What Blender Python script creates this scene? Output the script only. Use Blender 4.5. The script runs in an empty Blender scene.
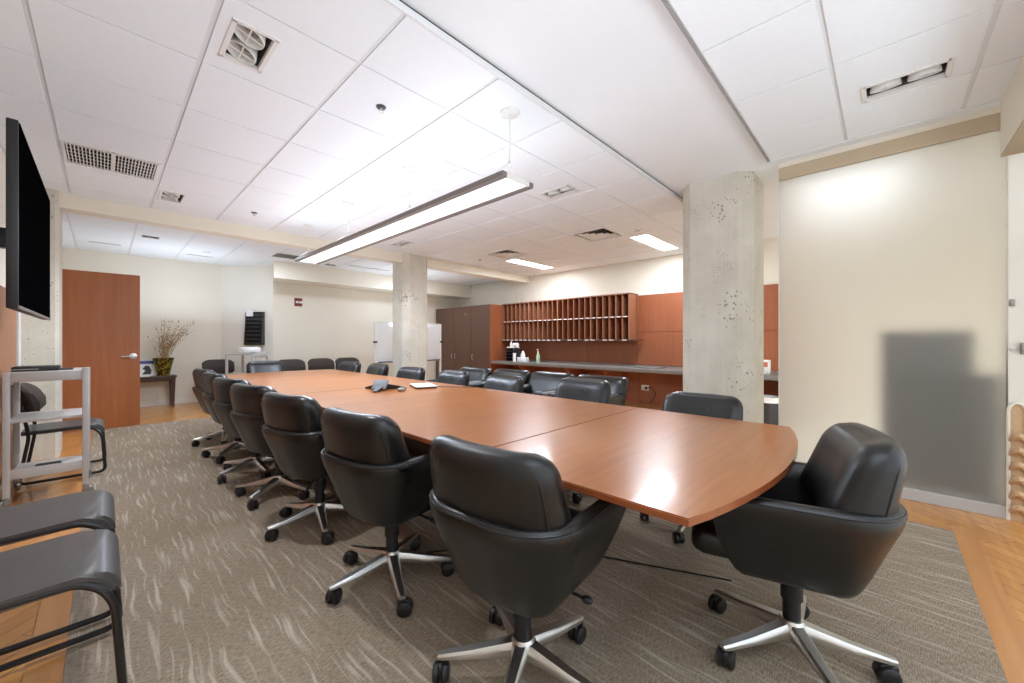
import bpy, bmesh, math, random
from mathutils import Vector, Matrix
R = math.radians
random.seed(7)
scene = bpy.context.scene
COL = scene.collection

# ------------------------------------------------------------------ materials
def srgb(r, g, b):
    f = lambda c: c/12.92 if c <= .04045 else ((c+.055)/1.055)**2.4
    return (f(r/255), f(g/255), f(b/255), 1)

class NT:
    def __init__(s, name):
        s.m = bpy.data.materials.new(name); s.m.use_nodes = True
        s.t = s.m.node_tree; s.n = s.t.nodes; s.l = s.t.links
        s.b = s.n['Principled BSDF']
    def new(s, typ, **kw):
        n = s.n.new(typ)
        for k, v in kw.items():
            if hasattr(n, k) and k not in n.inputs: setattr(n, k, v)
            else: n.inputs[k].default_value = v
        return n
    def link(s, a, b): s.l.new(a, b)
    def coords(s, scale=(1,1,1), rot=(0,0,0), kind='Object'):
        tc = s.new('ShaderNodeTexCoord'); mp = s.new('ShaderNodeMapping')
        mp.inputs['Scale'].default_value = scale; mp.inputs['Rotation'].default_value = rot
        s.link(tc.outputs[kind], mp.inputs['Vector']); return mp.outputs['Vector']
    def noise(s, vec, scale, detail=4, rough=.55, dist=0):
        n = s.new('ShaderNodeTexNoise'); n.inputs['Scale'].default_value = scale
        n.inputs['Detail'].default_value = detail; n.inputs['Roughness'].default_value = rough
        n.inputs['Distortion'].default_value = dist
        s.link(vec, n.inputs['Vector']); return n.outputs['Fac']
    def ramp(s, fac, stops):
        n = s.new('ShaderNodeValToRGB'); e = n.color_ramp.elements
        while len(e) < len(stops): e.new(.5)
        for i, (p, c) in enumerate(stops): e[i].position = p; e[i].color = c
        s.link(fac, n.inputs['Fac']); return n.outputs['Color']
    def mix(s, fac, a, b, mode='MIX'):
        n = s.new('ShaderNodeMix'); n.data_type = 'RGBA'; n.blend_type = mode
        for sock, v in ((n.inputs['Factor'], fac), (n.inputs['A'], a), (n.inputs['B'], b)):
            pass
        ins = [i for i in n.inputs if i.enabled]
        for sock, v in zip(ins, (fac, a, b)):
            if hasattr(v, 'is_linked') or hasattr(v, 'links'): s.link(v, sock)
            else: sock.default_value = v
        return [o for o in n.outputs if o.enabled][0]
    def bump(s, h, strength=.2, dist=.01):
        n = s.new('ShaderNodeBump'); n.inputs['Strength'].default_value = strength; n.inputs['Distance'].default_value = dist
        s.link(h, n.inputs['Height']); s.link(n.outputs['Normal'], s.b.inputs['Normal'])
    def color(s, c):
        if isinstance(c, tuple): s.b.inputs['Base Color'].default_value = c
        else: s.link(c, s.b.inputs['Base Color'])
    def set(s, **kw):
        for k, v in kw.items(): s.b.inputs[k.replace('_', ' ')].default_value = v
        return s

def mottled(name, c, rough=.5, amt=.08, scale=8, bump=0, metal=0, coat=0, spec=.5):
    t = NT(name); v = t.coords()
    f = t.noise(v, scale, 5)
    lo = tuple(x*(1-amt) for x in c[:3])+(1,); hi = tuple(min(1, x*(1+amt)) for x in c[:3])+(1,)
    t.color(t.ramp(f, [(.3, lo), (.7, hi)]))
    t.set(Roughness=rough, Metallic=metal); t.b.inputs['Coat Weight'].default_value = coat
    t.b.inputs['Specular IOR Level'].default_value = spec
    if bump: t.bump(t.noise(v, scale*14, 3), bump, .004)
    return t.m

def wood(name, c1, c2, axis='Z', rough=.3, scale=1.0, coat=0, fig=0):
    t = NT(name)
    s = {'X': (1.2, 22, 22), 'Y': (22, 1.2, 22), 'Z': (22, 22, 1.2)}[axis]
    v = t.coords(tuple(a*scale for a in s))
    f = t.noise(v, 1.6, 6, .6, .6)
    f2 = t.noise(t.coords(tuple(a*scale*.12 for a in s)), 1.2, 3)
    c = t.ramp(f, [(.25, c1), (.75, c2)])
    c = t.mix(.35, c, t.ramp(f2, [(.3, c1), (.7, c2)]))
    t.color(c); t.set(Roughness=rough); t.b.inputs['Coat Weight'].default_value = coat
    t.b.inputs['Coat Roughness'].default_value = .12
    t.bump(f, .02, .001)
    return t.m

M = {}
M['wall'] = mottled('wall_paint', srgb(230, 223, 206), .7, .015, 3, .03)
M['wall_white'] = mottled('wall_paint_white', srgb(233, 228, 216), .7, .015, 3, .03)
M['plaster'] = mottled('soffit_plaster', srgb(232, 235, 236), .75, .012, 2, .03)
M['tile'] = mottled('ceiling_tile', srgb(234, 238, 240), .85, .012, 30, .08)
M['grid'] = mottled('ceiling_grid_metal', srgb(222, 223, 223), .5, .02, 5)
M['trim_shade_grey'] = mottled('trim_shade_grey', srgb(150, 148, 144), .5, .03, 5)
M['dark_void'] = mottled('dark_void', srgb(40, 38, 36), .8, .1, 5)
M['white_metal'] = mottled('white_metal', srgb(225, 223, 218), .45, .02, 5)
M['grey_metal'] = mottled('grey_metal', srgb(150, 147, 142), .35, .05, 6, 0, .6)
M['lamp_metal'] = mottled('lamp_grey_metal', srgb(128, 120, 114), .4, .04, 6, 0, .3)
M['chrome'] = mottled('polished_aluminium', srgb(214, 212, 208), .34, .04, 12, .02, 1)
M['leather'] = None
t = NT('black_leather'); v = t.coords()
n1 = t.noise(v, 5, 1)
t.color(t.ramp(n1, [(.3, srgb(13, 13, 14)), (.75, srgb(22, 22, 22))]))
t.link(t.ramp(n1, [(.3, (.27,)*3+(1,)), (.7, (.40,)*3+(1,))]), t.b.inputs['Roughness'])
t.bump(t.noise(v, 11, 1), .06, .004)
t.b.inputs['Specular IOR Level'].default_value = .55
M['leather'] = t.m
M['vinyl'] = mottled('charcoal_vinyl', srgb(78, 75, 73), .42, .06, 9, .08)
M['black_fabric'] = mottled('dark_brown_fabric', srgb(64, 54, 48), .8, .1, 40, .15)
M['black_metal'] = mottled('black_tube', srgb(34, 33, 33), .35, .05, 10)
M['black_plastic'] = mottled('black_plastic', srgb(28, 28, 29), .45, .08, 12)
M['dark_plastic'] = mottled('dark_plastic', srgb(52, 52, 54), .5, .08, 12)
M['cherry_top'] = wood('cherry_veneer', srgb(138, 77, 32), srgb(178, 110, 52), 'X', .3, 1.0, .3)
M['cherry_edge'] = wood('cherry_edge', srgb(128, 66, 34), srgb(150, 82, 46), 'Y', .25, 1.0, .4)
M['cherry'] = wood('cherry_panel', srgb(138, 76, 46), srgb(168, 100, 64), 'Z', .4, .8)
M['cherry_door'] = wood('cherry_door', srgb(150, 84, 42), srgb(180, 108, 60), 'Z', .35, .5)
M['walnut'] = wood('walnut_laminate', srgb(84, 58, 46), srgb(102, 72, 58), 'Z', .35, .7)
M['slot_wood'] = wood('slot_wood', srgb(140, 88, 62), srgb(164, 108, 78), 'Z', .45, 1)
M['dark_wood'] = wood('dark_table_wood', srgb(62, 40, 32), srgb(88, 58, 46), 'X', .35, 1)
M['pale_wood'] = wood('pale_wood', srgb(196, 160, 120), srgb(214, 182, 144), 'X', .5, 1)
M['left_panel'] = wood('tan_panel', srgb(150, 98, 66), srgb(176, 122, 86), 'Z', .4, .7)
M['tan'] = mottled('tan_paint', srgb(194, 176, 148), .6, .02, 4)
M['soffit_shade'] = mottled('soffit_shade_tan', srgb(160, 140, 112), .6, .02, 4)  # tan of the soffit underside, darkened to carry its shade
M['counter'] = mottled('grey_counter', srgb(122, 118, 112), .35, .06, 30)
M['paper'] = mottled('white_paper', srgb(236, 235, 232), .7, .03, 15)
M['whiteboard'] = mottled('whiteboard_face', srgb(232, 234, 234), .25, .015, 3)
M['cart'] = mottled('cart_grey_paint', srgb(186, 184, 180), .4, .03, 6)
M['screen'] = mottled('black_screen', srgb(7, 7, 8), .25, .05, 5, 0, 0, 0, 0)
M['board'] = mottled('slate_board', srgb(42, 48, 46), .5, .06, 6)
M['exit_red'] = mottled('sign_red', srgb(122, 48, 36), .5, .05, 9)
M['bottle_green'] = mottled('bottle_green', srgb(170, 196, 160), .3, .05, 9)
M['blue'] = mottled('print_blue', srgb(74, 84, 150), .5, .1, 9)
M['stem'] = mottled('dried_stem', srgb(176, 146, 100), .8, .15, 20)
M['seed'] = mottled('dried_seed', srgb(150, 120, 82), .8, .2, 20)
M['orange'] = mottled('label_orange', srgb(206, 112, 84), .5, .05, 9)
M['phone_grey'] = mottled('phone_grey', srgb(98, 100, 102), .6, .04, 9, spec=.2)
M['cream_plastic'] = mottled('cream_plastic', srgb(230, 224, 208), .4, .02, 9)

# vase of mottled green gold
t = NT('gold_green_glaze'); v = t.coords()
vor = t.new('ShaderNodeTexVoronoi'); vor.inputs['Scale'].default_value = 28; t.link(v, vor.inputs['Vector'])
t.color(t.ramp(vor.outputs['Distance'], [(.15, srgb(176, 160, 54)), (.45, srgb(118, 104, 30)), (.7, srgb(60, 50, 20))]))
t.set(Roughness=.2, Metallic=.35); M['vase'] = t.m

# concrete with pits
t = NT('board_marked_concrete'); v = t.coords()
n1 = t.noise(v, 3, 6, .6); n2 = t.noise(t.coords((26, 26, 1.0)), 1.0, 4)
c = t.ramp(n1, [(.3, srgb(196, 190, 176)), (.7, srgb(216, 211, 198))])
c = t.mix(.18, c, t.ramp(n2, [(.3, srgb(184, 178, 162)), (.7, srgb(216, 211, 198))]))
vor = t.new('ShaderNodeTexVoronoi'); vor.inputs['Scale'].default_value = 30; t.link(t.coords((1, 1, .8)), vor.inputs['Vector'])
clus = t.noise(v, 2.4, 2)
def mth(t, op, a, b, clamp=False):
    n = t.new('ShaderNodeMath'); n.operation = op; n.use_clamp = clamp
    for i, x in enumerate((a, b)):
        if isinstance(x, (int, float)): n.inputs[i].default_value = x
        else: t.link(x, n.inputs[i])
    return n.outputs[0]
rad = mth(t, 'MULTIPLY', mth(t, 'SUBTRACT', clus, .47, True), 1.5)
pit = mth(t, 'LESS_THAN', vor.outputs['Distance'], rad)
vor2 = t.new('ShaderNodeTexVoronoi'); vor2.inputs['Scale'].default_value = 75; t.link(v, vor2.inputs['Vector'])
pit2 = mth(t, 'LESS_THAN', vor2.outputs['Distance'], mth(t, 'MULTIPLY', mth(t, 'SUBTRACT', t.noise(v, 4.5, 2), .46, True), 1.3))
pits = mth(t, 'MAXIMUM', pit, pit2)
c = t.mix(pits, c, srgb(150, 143, 130))
t.color(c); t.set(Roughness=.85)
t.bump(mth(t, 'SUBTRACT', mth(t, 'MULTIPLY', n1, .4), pits), .5, .01)
M['concrete'] = t.m

# carpet: taupe weave with paler streaks running along the room
t = NT('streaked_carpet'); v = t.coords()
warp = t.noise(t.coords((1, 1, 1)), 3.2, 1)
vs = t.coords((56, 2.6, 1))
comb = t.new('ShaderNodeVectorMath'); comb.operation = 'ADD'; t.link(vs, comb.inputs[0])
cx = t.new('ShaderNodeCombineXYZ'); t.link(mth(t, 'MULTIPLY', warp, 3.2), cx.inputs[0]); t.link(cx.outputs[0], comb.inputs[1])
st = t.noise(comb.outputs[0], 1.0, 2.5, .5)
streak = t.ramp(st, [(.54, (0,)*3+(1,)), (.68, (.85,)*3+(1,))])
weave = t.noise(t.coords((230, 60, 1)), 1.0, 2)
weave2 = t.noise(t.coords((40, 330, 1)), 1.0, 2)
c = t.ramp(weave, [(.3, srgb(122, 107, 87)), (.7, srgb(166, 149, 125))])
c = t.mix(.45, c, t.ramp(weave2, [(.35, srgb(100, 88, 72)), (.65, srgb(176, 161, 141))]))
big = t.noise(v, .9, 2)
c = t.mix(streak, c, srgb(204, 193, 176))
c = t.mix(.35, c, t.ramp(weave2, [(.35, srgb(116, 104, 92)), (.65, srgb(182, 168, 154))]))
t.color(c); t.set(Roughness=.95); t.b.inputs['Specular IOR Level'].default_value = .1
t.bump(weave2, .5, .004); M['carpet'] = t.m

# oak floor, boards laid on the diagonal
t = NT('oak_boards'); v = t.coords((1, 1, 1), (0, 0, R(-45)))
br = t.new('ShaderNodeTexBrick'); br.offset = .37
br.inputs['Scale'].default_value = 1; br.inputs['Brick Width'].default_value = .62; br.inputs['Row Height'].default_value = .085
br.inputs['Mortar Size'].default_value = .0016; br.inputs['Color1'].default_value = (.1, .1, .1, 1); br.inputs['Color2'].default_value = (.9, .9, .9, 1)
br.inputs['Mortar'].default_value = (0, 0, 0, 1)
t.link(v, br.inputs['Vector'])
g = t.noise(t.coords((1.6, 24, 1), (0, 0, R(-45))), 1.3, 5, .6, .5)
c = t.ramp(g, [(.25, srgb(182, 118, 60)), (.75, srgb(220, 162, 94))])
c = t.mix(.4, c, t.ramp(br.outputs['Color'], [(.1, srgb(178, 116, 60)), (.9, srgb(226, 168, 100))]))
c = t.mix(br.outputs['Fac'], c, srgb(96, 58, 30))
t.color(c); t.set(Roughness=.3); t.b.inputs['Coat Weight'].default_value = .3
M['oak'] = t.m
M['oak_border'] = wood('oak_border', srgb(186, 124, 70), srgb(212, 154, 96), 'Y', .3, .7, .3)

# frosted glass
t = NT('frosted_glass')
v = t.coords()
t.b.inputs['Base Color'].default_value = srgb(244, 243, 238)
t.set(Roughness=.6, IOR=1.45)
t.b.inputs['Transmission Weight'].default_value = 1
dif = t.new('ShaderNodeBsdfDiffuse'); 
t.link(t.ramp(t.noise(v, 2, 2), [(.3, srgb(226, 222, 211)), (.7, srgb(230, 226, 215))]), dif.inputs['Color'])
ms = t.new('ShaderNodeMixShader'); ms.inputs[0].default_value = .13
t.link(t.b.outputs[0], ms.inputs[1]); t.link(dif.outputs[0], ms.inputs[2])
t.link(ms.outputs[0], t.n['Material Output'].inputs['Surface'])
M['frost'] = t.m

def emit(name, c, s):
    t = NT(name); t.b.inputs['Emission Color'].default_value = c; t.b.inputs['Emission Strength'].default_value = s
    t.color(srgb(240, 240, 238)); return t.m
M['glow'] = emit('pendant_diffuser', (.97, .98, 1.0, 1), .75)
M['glow_dim'] = emit('pendant_diffuser_dim', (.95, .98, 1.03, 1), .30)
M['glow_up'] = emit('pendant_uplight', (.93, .98, 1.05, 1), .5)
M['fluoro'] = emit('fluorescent_lens', (1, .98, .95, 1), 7)
M['housing'] = mottled('spot_housing', srgb(104, 99, 92), .5, .05, 8)
M['bulb'] = mottled('spot_bulb', srgb(150, 148, 144), .3, .05, 9)

# ------------------------------------------------------------------ mesh helpers
class MB:
    def __init__(s): s.bm = bmesh.new()
    def box(s, x0, x1, y0, y1, z0, z1, bev=0, seg=2, mat=None):
        r = bmesh.ops.create_cube(s.bm, size=1)['verts']
        for v in r:
            v.co = Vector(((x0+x1)/2+v.co.x*(x1-x0), (y0+y1)/2+v.co.y*(y1-y0), (z0+z1)/2+v.co.z*(z1-z0)))
        if bev:
            ed = list({e for v in r for e in v.link_edges})
            r = bmesh.ops.bevel(s.bm, geom=ed, offset=bev, segments=seg, affect='EDGES', profile=.5)['verts']
        if mat is not None:
            for v in r: v.co = mat @ v.co
        return s
    def rbox(s, c, size, r, n=6, fn=None, mat=None):
        """rounded cushion: a subdivided cube pushed onto a rounded box"""
        b2 = bmesh.new(); bmesh.ops.create_cube(b2, size=2)
        bmesh.ops.subdivide_edges(b2, edges=b2.edges[:], cuts=n, use_grid_fill=True)
        h = Vector(size)/2; r = min(r, min(h))
        for v in b2.verts:
            p = Vector([math.copysign(abs(q)**.72, q) for q in v.co])
            p = Vector((p.x*h.x, p.y*h.y, p.z*h.z))
            inner = Vector([max(-(h[i]-r), min(h[i]-r, p[i])) for i in range(3)])
            d = p-inner
            if d.length > 1e-9: p = inner+d.normalized()*r
            if fn: p = fn(p, h)
            v.co = Vector(c)+p
            if mat is not None: v.co = mat @ v.co
        me = bpy.data.meshes.new('tmp'); b2.to_mesh(me); b2.free(); s.bm.from_mesh(me); bpy.data.meshes.remove(me)
        return s
    def tube(s, pts, r, seg=10, closed=False, cap=True):
        pts = [Vector(p) for p in pts]; n = len(pts); rings = []
        rr = r if isinstance(r, (list, tuple)) else [r]*n
        up = None
        for i, p in enumerate(pts):
            a = pts[(i-1) % n] if (closed or i) else p; b = pts[(i+1) % n] if (closed or i < n-1) else p
            d = (b-a).normalized()
            if up is None: up = d.orthogonal().normalized()
            up = (up-d*up.dot(d))
            up = up.normalized() if up.length > 1e-6 else d.orthogonal().normalized()
            w = d.cross(up)
            rings.append([s.bm.verts.new(p+(up*math.cos(2*math.pi*k/seg)+w*math.sin(2*math.pi*k/seg))*rr[i]) for k in range(seg)])
        for i in range(n if closed else n-1):
            A, B = rings[i], rings[(i+1) % n]
            for k in range(seg): s.bm.faces.new((A[k], A[(k+1) % seg], B[(k+1) % seg], B[k]))
        if cap and not closed:
            s.bm.faces.new(rings[0][::-1]); s.bm.faces.new(rings[-1])
        return s
    def cyl(s, c, r, z0, z1, seg=24, r2=None):
        return s.lathe(c, [(0, z0), (r, z0), (r if r2 is None else r2, z1), (0, z1)], seg)
    def lathe(s, c, prof, seg=24, mat=None):
        rings = []
        for (r, z) in prof:
            if r < 1e-6: ring = [s.bm.verts.new((c[0], c[1], z))]
            else: ring = [s.bm.verts.new((c[0]+r*math.cos(2*math.pi*k/seg), c[1]+r*math.sin(2*math.pi*k/seg), z)) for k in range(seg)]
            rings.append(ring)
        for A, B in zip(rings, rings[1:]):
            for k in range(seg):
                k2 = (k+1) % seg
                if len(A) == 1 and len(B) == 1: continue
                if len(A) == 1: s.bm.faces.new((A[0], B[k], B[k2]))
                elif len(B) == 1: s.bm.faces.new((A[k], A[k2], B[0]))
                else: s.bm.faces.new((A[k], A[k2], B[k2], B[k]))
        if mat is not None:
            for ring in rings:
                for v in ring: v.co = mat @ v.co
        return s
    def prism(s, pts, z0, z1, mat=None, bev=0):
        a = [s.bm.verts.new((p[0], p[1], z0)) for p in pts]; b = [s.bm.verts.new((p[0], p[1], z1)) for p in pts]
        n = len(pts); top = s.bm.faces.new(b); bot = s.bm.faces.new(a[::-1])
        for i in range(n): s.bm.faces.new((a[i], a[(i+1) % n], b[(i+1) % n], b[i]))
        if bev: bmesh.ops.bevel(s.bm, geom=list(top.edges)+list(bot.edges), offset=bev, segments=2, affect='EDGES')
        if mat is not None:
            for v in s.bm.verts: v.co = mat @ v.co
        return s
    def ball(s, c, r, sub=1, sc=(1, 1, 1)):
        m = Matrix.Translation(c) @ Matrix.Diagonal((*sc, 1))
        bmesh.ops.create_icosphere(s.bm, subdivisions=sub, radius=r, matrix=m); return s
    def xform(s, mat):
        for v in s.bm.verts: v.co = mat @ v.co
        return s
    def build(s, name, mat, parent=None, smooth=35, loc=None):
        bmesh.ops.recalc_face_normals(s.bm, faces=s.bm.faces[:])
        me = bpy.data.meshes.new(name); s.bm.to_mesh(me); s.bm.free()
        me.materials.append(mat)
        if smooth:
            for p in me.polygons: p.use_smooth = True
            me.set_sharp_from_angle(angle=R(smooth))
        o = bpy.data.objects.new(name, me); COL.objects.link(o)
        if parent: o.parent = parent
        if loc: o.location = loc
        return o

def fillet(pts, r, n=6):
    pts = [Vector(p) for p in pts]; out = [pts[0]]
    for a, b, c in zip(pts, pts[1:], pts[2:]):
        u = (a-b); w = (c-b); d = min(r, u.length*.48, w.length*.48)
        p, q = b+u.normalized()*d, b+w.normalized()*d
        for i in range(n+1):
            k = i/n; out.append(p*(1-k)**2+b*2*k*(1-k)+q*k*k)
    out.append(pts[-1]); return out

def tag(o, label=None, cat=None, group=None, kind=None):
    if label: o['label'] = label
    if cat: o['category'] = cat
    if group: o['group'] = group
    if kind: o['kind'] = kind
    return o
def thing(name, label, cat, loc=(0, 0, 0), rz=0, group=None):
    o = bpy.data.objects.new(name, None); COL.objects.link(o); o.empty_display_size = .05
    o.location = loc; o.rotation_euler = (0, 0, rz); return tag(o, label, cat, group)
def struct(o, label=None): return tag(o, label, None, None, 'structure')
def kids(o): return [c for c in bpy.data.objects if c.parent == o]
def copy_tree(o, parent=None):
    c = o.copy(); COL.objects.link(c)
    if parent: c.parent = parent
    for ch in kids(o): copy_tree(ch, c)
    return c
def place(o, x, y, z=0, rz=0, label=None, group=None):
    o.location = (x, y, z); o.rotation_euler = (0, 0, rz)
    if label: o['label'] = label
    if group: o['group'] = group
    return o

# ------------------------------------------------------------------ room numbers
ZC = 2.74; ZS = 2.785; ZF = 2.72
XL = -.57; XR = 7.1; YF = 9.7; YW = 8.95; YB = -2.3
GX = 4.2

# floor and carpet
struct(MB().box(-1.2, XR+.1, -1.2, YF+.1, -.05, 0).build('floor', M['oak'], None, 0))
struct(MB().box(-1.2, GX, -5, -1.2, -.05, 0).build('pale_bounce_floor', M['wall_white'], None, 0))  # unseen pale floor, added to bounce neutral light onto the ceiling
tag(MB().box(-.10, 3.68, -.31, 7.6, 0, .006).build('carpet', M['carpet'], None, 0),
    'taupe carpet with pale streaks let into the oak floor under the long table', 'carpet')
struct(MB().box(-.20, -.10, -.31, 7.6, 0, .004, .001, 1).build('trim_1', M['oak_border']))
struct(MB().box(-.20, 3.78, -.41, -.31, 0, .004, .001, 1).build('trim_2', wood('oak_border_x', srgb(186, 124, 70), srgb(212, 154, 96), 'X', .3, .7, .3)))
struct(MB().box(3.68, 3.78, -.31, 7.6, 0, .004, .001, 1).build('trim_3', M['oak_border']))

struct(MB().box(GX+.14, XR, -1.5, .95, 0, .004).build('pale_bounce_floor_glass', M['wall_white'], None, 0))  # pale floor added so the oak sends no pink light through the glass
# walls
w = MB().box(XL-.12, XL, YB, YF+.1, 0, 2.95); struct(w.build('wall_left', M['wall_white'], None, 0))
w = MB().box(XL, 1.64, YF, YF+.12, 0, 2.95); struct(w.build('wall_far', M['wall'], None, 0))
q = .12/math.sqrt(2)
w = MB().prism([(1.64, 9.7), (2.37, 8.97), (2.37+q, 8.97+q), (1.64+q, 9.7+q)], 0, 2.95); struct(w.build('wall_corner', M['wall_white'], None, 0))
w = MB().box(2.37, XR, YW+.02, YW+.14, 0, 2.95); struct(w.build('wall_back', M['wall'], None, 0))
w = MB().box(XR, XR+.12, -1.6, YW+.14, 0, 2.95); struct(w.build('wall_right', M['wall'], None, 0))
struct(MB().prism([(2.37, 8.96), (2.22, 8.35), (7.1, 8.35), (7.1, 8.96)], 2.39, 2.95).build('wall_bulkhead', M['wall'], None, 0))
struct(MB().box(XL, 1.64, YF-.012, YF, 0, .09).build('baseboard_far', M['wall_white'], None, 0))
struct(MB().box(GX, GX+.14, YB, -.60, 0, 2.95).build('wall_side', M['wall_white'], None, 0))
struct(MB().box(GX+.14, XR, -1.6, -1.5, 0, 2.95).build('wall_behind_glass', M['wall_white'], None, 0))

# ceilings --------------------------------------------------------------
def sub(rects, h):
    out = []
    for (a, b, c, d) in rects:
        x0, x1, y0, y1 = max(a, h[0]), min(b, h[1]), max(c, h[2]), min(d, h[3])
        if x0 >= x1 or y0 >= y1: out.append((a, b, c, d)); continue
        if a < x0: out.append((a, x0, c, d))
        if x1 < b: out.append((x1, b, c, d))
        if c < y0: out.append((x0, x1, c, y0))
        if y1 < d: out.append((x0, x1, y1, d))
    return out
SPOTS = [(.435, .615, 2.25, 2.59), (.41, .60, 5.35, 5.71), (3.17, 3.36, 2.26, 2.61), (3.17, 3.36, 5.36, 5.72),
         (3.20, 3.385, -.265, .095)]
GRILLE = (-.235, .345, 4.575, 5.10)
DIFF = [(4.70, 5.26, 2.76, 3.31), (4.70, 5.26, 4.60, 5.15)]
FLUO = [(5.42, 6.64, 2.47, 2.77), (5.36, 6.58, 5.03, 5.33)]
HOLES = SPOTS+[GRILLE]+DIFF+FLUO
def tile_ceiling(name, xs, ys, z, gx, gy, holes, label=None):
    m = MB()
    for x0, x1 in zip(xs, xs[1:]):
        for y0, y1 in zip(ys, ys[1:]):
            rs = [(x0+gx/2, x1-gx/2, y0+gy/2, y1-gy/2)]
            for h in holes: rs = sub(rs, h)
            for (a, b, c, d) in rs:
                m.box(a, b, c, d, z, z+.02)
    root = m.build(name, M['tile'], None, 0); struct(root, label)
    g = MB()
    for (vals, isx) in ((xs, True), (ys, False)):
        for q_ in vals:
            w_ = (gx if isx else gy)/2+.004
            rs = [(q_-w_, q_+w_, ys[0], ys[-1])] if isx else [(xs[0], xs[-1], q_-w_, q_+w_)]
            for h in holes: rs = sub(rs, h)
            for (a, b, c, d) in rs: g.box(a, b, c, d, z+(.007 if isx else .008), z+(.03 if isx else .029))
    g.build('ceiling_grid', M['grid'], root, 0)
    return root
P = .615
xs = [XL]+[-.25+P*k for k in range(12)]+[XR]
ys = [1.635, 2.11, 2.725, 3.34, 3.955, 4.57, 5.18, 5.80, 6.19]
tile_ceiling('ceiling', xs, ys, ZC, .024, .010, HOLES)
tile_ceiling('ceiling.001', [XL]+[-.25+P*k for k in range(7)]+[3.96], [YB, -1.61, -.99, -.377, .218, .72], ZC, .010, .024, HOLES)
FARH = [(-.17, .19, 8.79, 8.84), (1.0, 1.38, 8.84, 8.89), (2.08, 2.5, 7.6, 8.0), (3.4, 4.32, 7.79, 7.85), (.38, .57, 7.72, 7.88), (3.05, 3.25, 7.98, 8.14), (1.17, 1.27, 8.40, 8.44)]
tile_ceiling('ceiling.002', [XL]+[-.31+.605*k for k in range(13)], [6.40+.61*k for k in range(6)]+[YF], ZF, .022, .008, FARH)
struct(MB().box(XL, XR, YB, YF, 2.96, 3.05).build('ceiling.003', M['dark_void'], None, 0))
# plaster soffit slab between the tile fields, a little higher than the tiles
s_ = MB().box(XL, 3.86, .62, 1.66, ZS, ZS+.1).box(3.86, XR, -1.6, 1.66, ZS, ZS+.1)
struct(s_.build('ceiling.004', M['plaster'], None, 0))
struct(MB().box(XL, XR, 1.622, 1.635, ZC-.004, ZS-.014, 0).build('trim_4', M['grid'], None, 0))
struct(MB().box(XL, XR, 1.628, 1.64, ZS-.014, ZS, 0).build('shadow_strip', M['dark_plastic'], None, 0))  # dark strip painted in as the shadow line above the tile edge
struct(MB().box(XL, 3.96, .72, .73, ZC-.004, ZS-.01).build('trim_5', M['trim_shade_grey'], None, 0))  # edge trim whose grey carries the shadow line of the gap
struct(MB().box(3.96, 3.97, YB, .73, ZC-.004, ZS).build('trim_6', M['plaster'], None, 0))
# far drop beam
b_ = MB().box(XL, XR, 6.19, 6.40, 2.585, 2.95, .004, 1); struct(b_.build('wall_beam', M['wall'], None, 0))
# low soffit near the side wall
sf = struct(MB().box(1.5, 4.0, -.95, -.54, 2.39, 2.76).build('wall_soffit', M['wall'], None, 0))
MB().box(1.5, 4.0, -.95, -.54, 2.383, 2.39).build('underside', M['soffit_shade'], sf, 0)  # tan underside sheet with shade put into its colour

# concrete columns
def chamfered(x0, x1, y0, y1, c):
    return [(x0+c, y0), (x1-c, y0), (x1, y0+c), (x1, y1-c), (x1-c, y1), (x0+c, y1), (x0, y1-c), (x0, y0+c)]
struct(MB().prism(chamfered(4.10, 4.73, .887, 1.536, .11), 0, ZS).build('wall_column', M['concrete'], None, 0), 'square chamfered concrete column beside the frosted glass')
struct(MB().prism(chamfered(3.66, 4.18, 6.10, 6.62, .09), 0, 2.94).build('wall_column.001', M['concrete'], None, 0), 'square chamfered concrete column beyond the far end of the table')
struct(MB().prism([(XL, 6.12), (-.345, 6.12), (-.32, 6.145), (-.32, 6.6), (XL, 6.6)], 0, 2.94).build('wall_column.002', M['concrete'], None, 0), 'pale concrete pier on the left wall behind the television')

# left wall wood panelling
struct(MB().box(XL, XL+.03, 1.0, 5.6, .1, .90, .003, 1).box(XL, XL+.03, 1.0, 5.6, .905, 1.62, .003, 1).build('wall_panel', M['left_panel'], None, 0))
struct(MB().box(XL, XL+.045, 5.6, 5.72, .0, 2.5, .003, 1).build('trim_7', M['whiteboard'], None, 0))

# door swung open into the room
d = MB().box(XL+.005, .355, 7.68, 7.725, .008, 2.125, .002, 1).build('door_1', M['cherry_door']); struct(d, 'cherry flush door standing open at the far left')
h = MB()
rotm = Matrix.Translation((.285, 7.68, .98)) @ Matrix.Rotation(R(90), 4, 'X')
h.lathe((0, 0), [(0, -.002), (.042, -.002), (.042, .008), (.014, .012), (.012, .05), (0, .05)], 20, rotm)
h.tube(fillet([(.285, 7.635, .98), (.25, 7.63, .98), (.165, 7.635, .975)], .02), .010, 10)
h.build('door_handle', M['chrome'], d)

# frosted glass partition
g = MB().box(GX, GX+.012, -.59, .684, .07, 2.634).build('window_1', M['frost'], None, 0); struct(g, 'tall frosted glass partition')
MB().box(GX-.01, GX+.03, -.595, .690, 2.634, 2.745, .003, 1).build('top_channel', M['tan'], g)
struct(MB().box(GX-.012, GX+.03, -.60, .692, 2.745, ZS).build('trim_9', M['wall'], None, 0))
MB().box(GX-.015, GX+.03, -.595, .690, 0, .085, .003, 1).build('bottom_rail', M['cart'], g)
MB().box(GX-.004, GX+.016, .684, .692, .07, 2.634).build('edge_strip', M['white_metal'], g)
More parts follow.
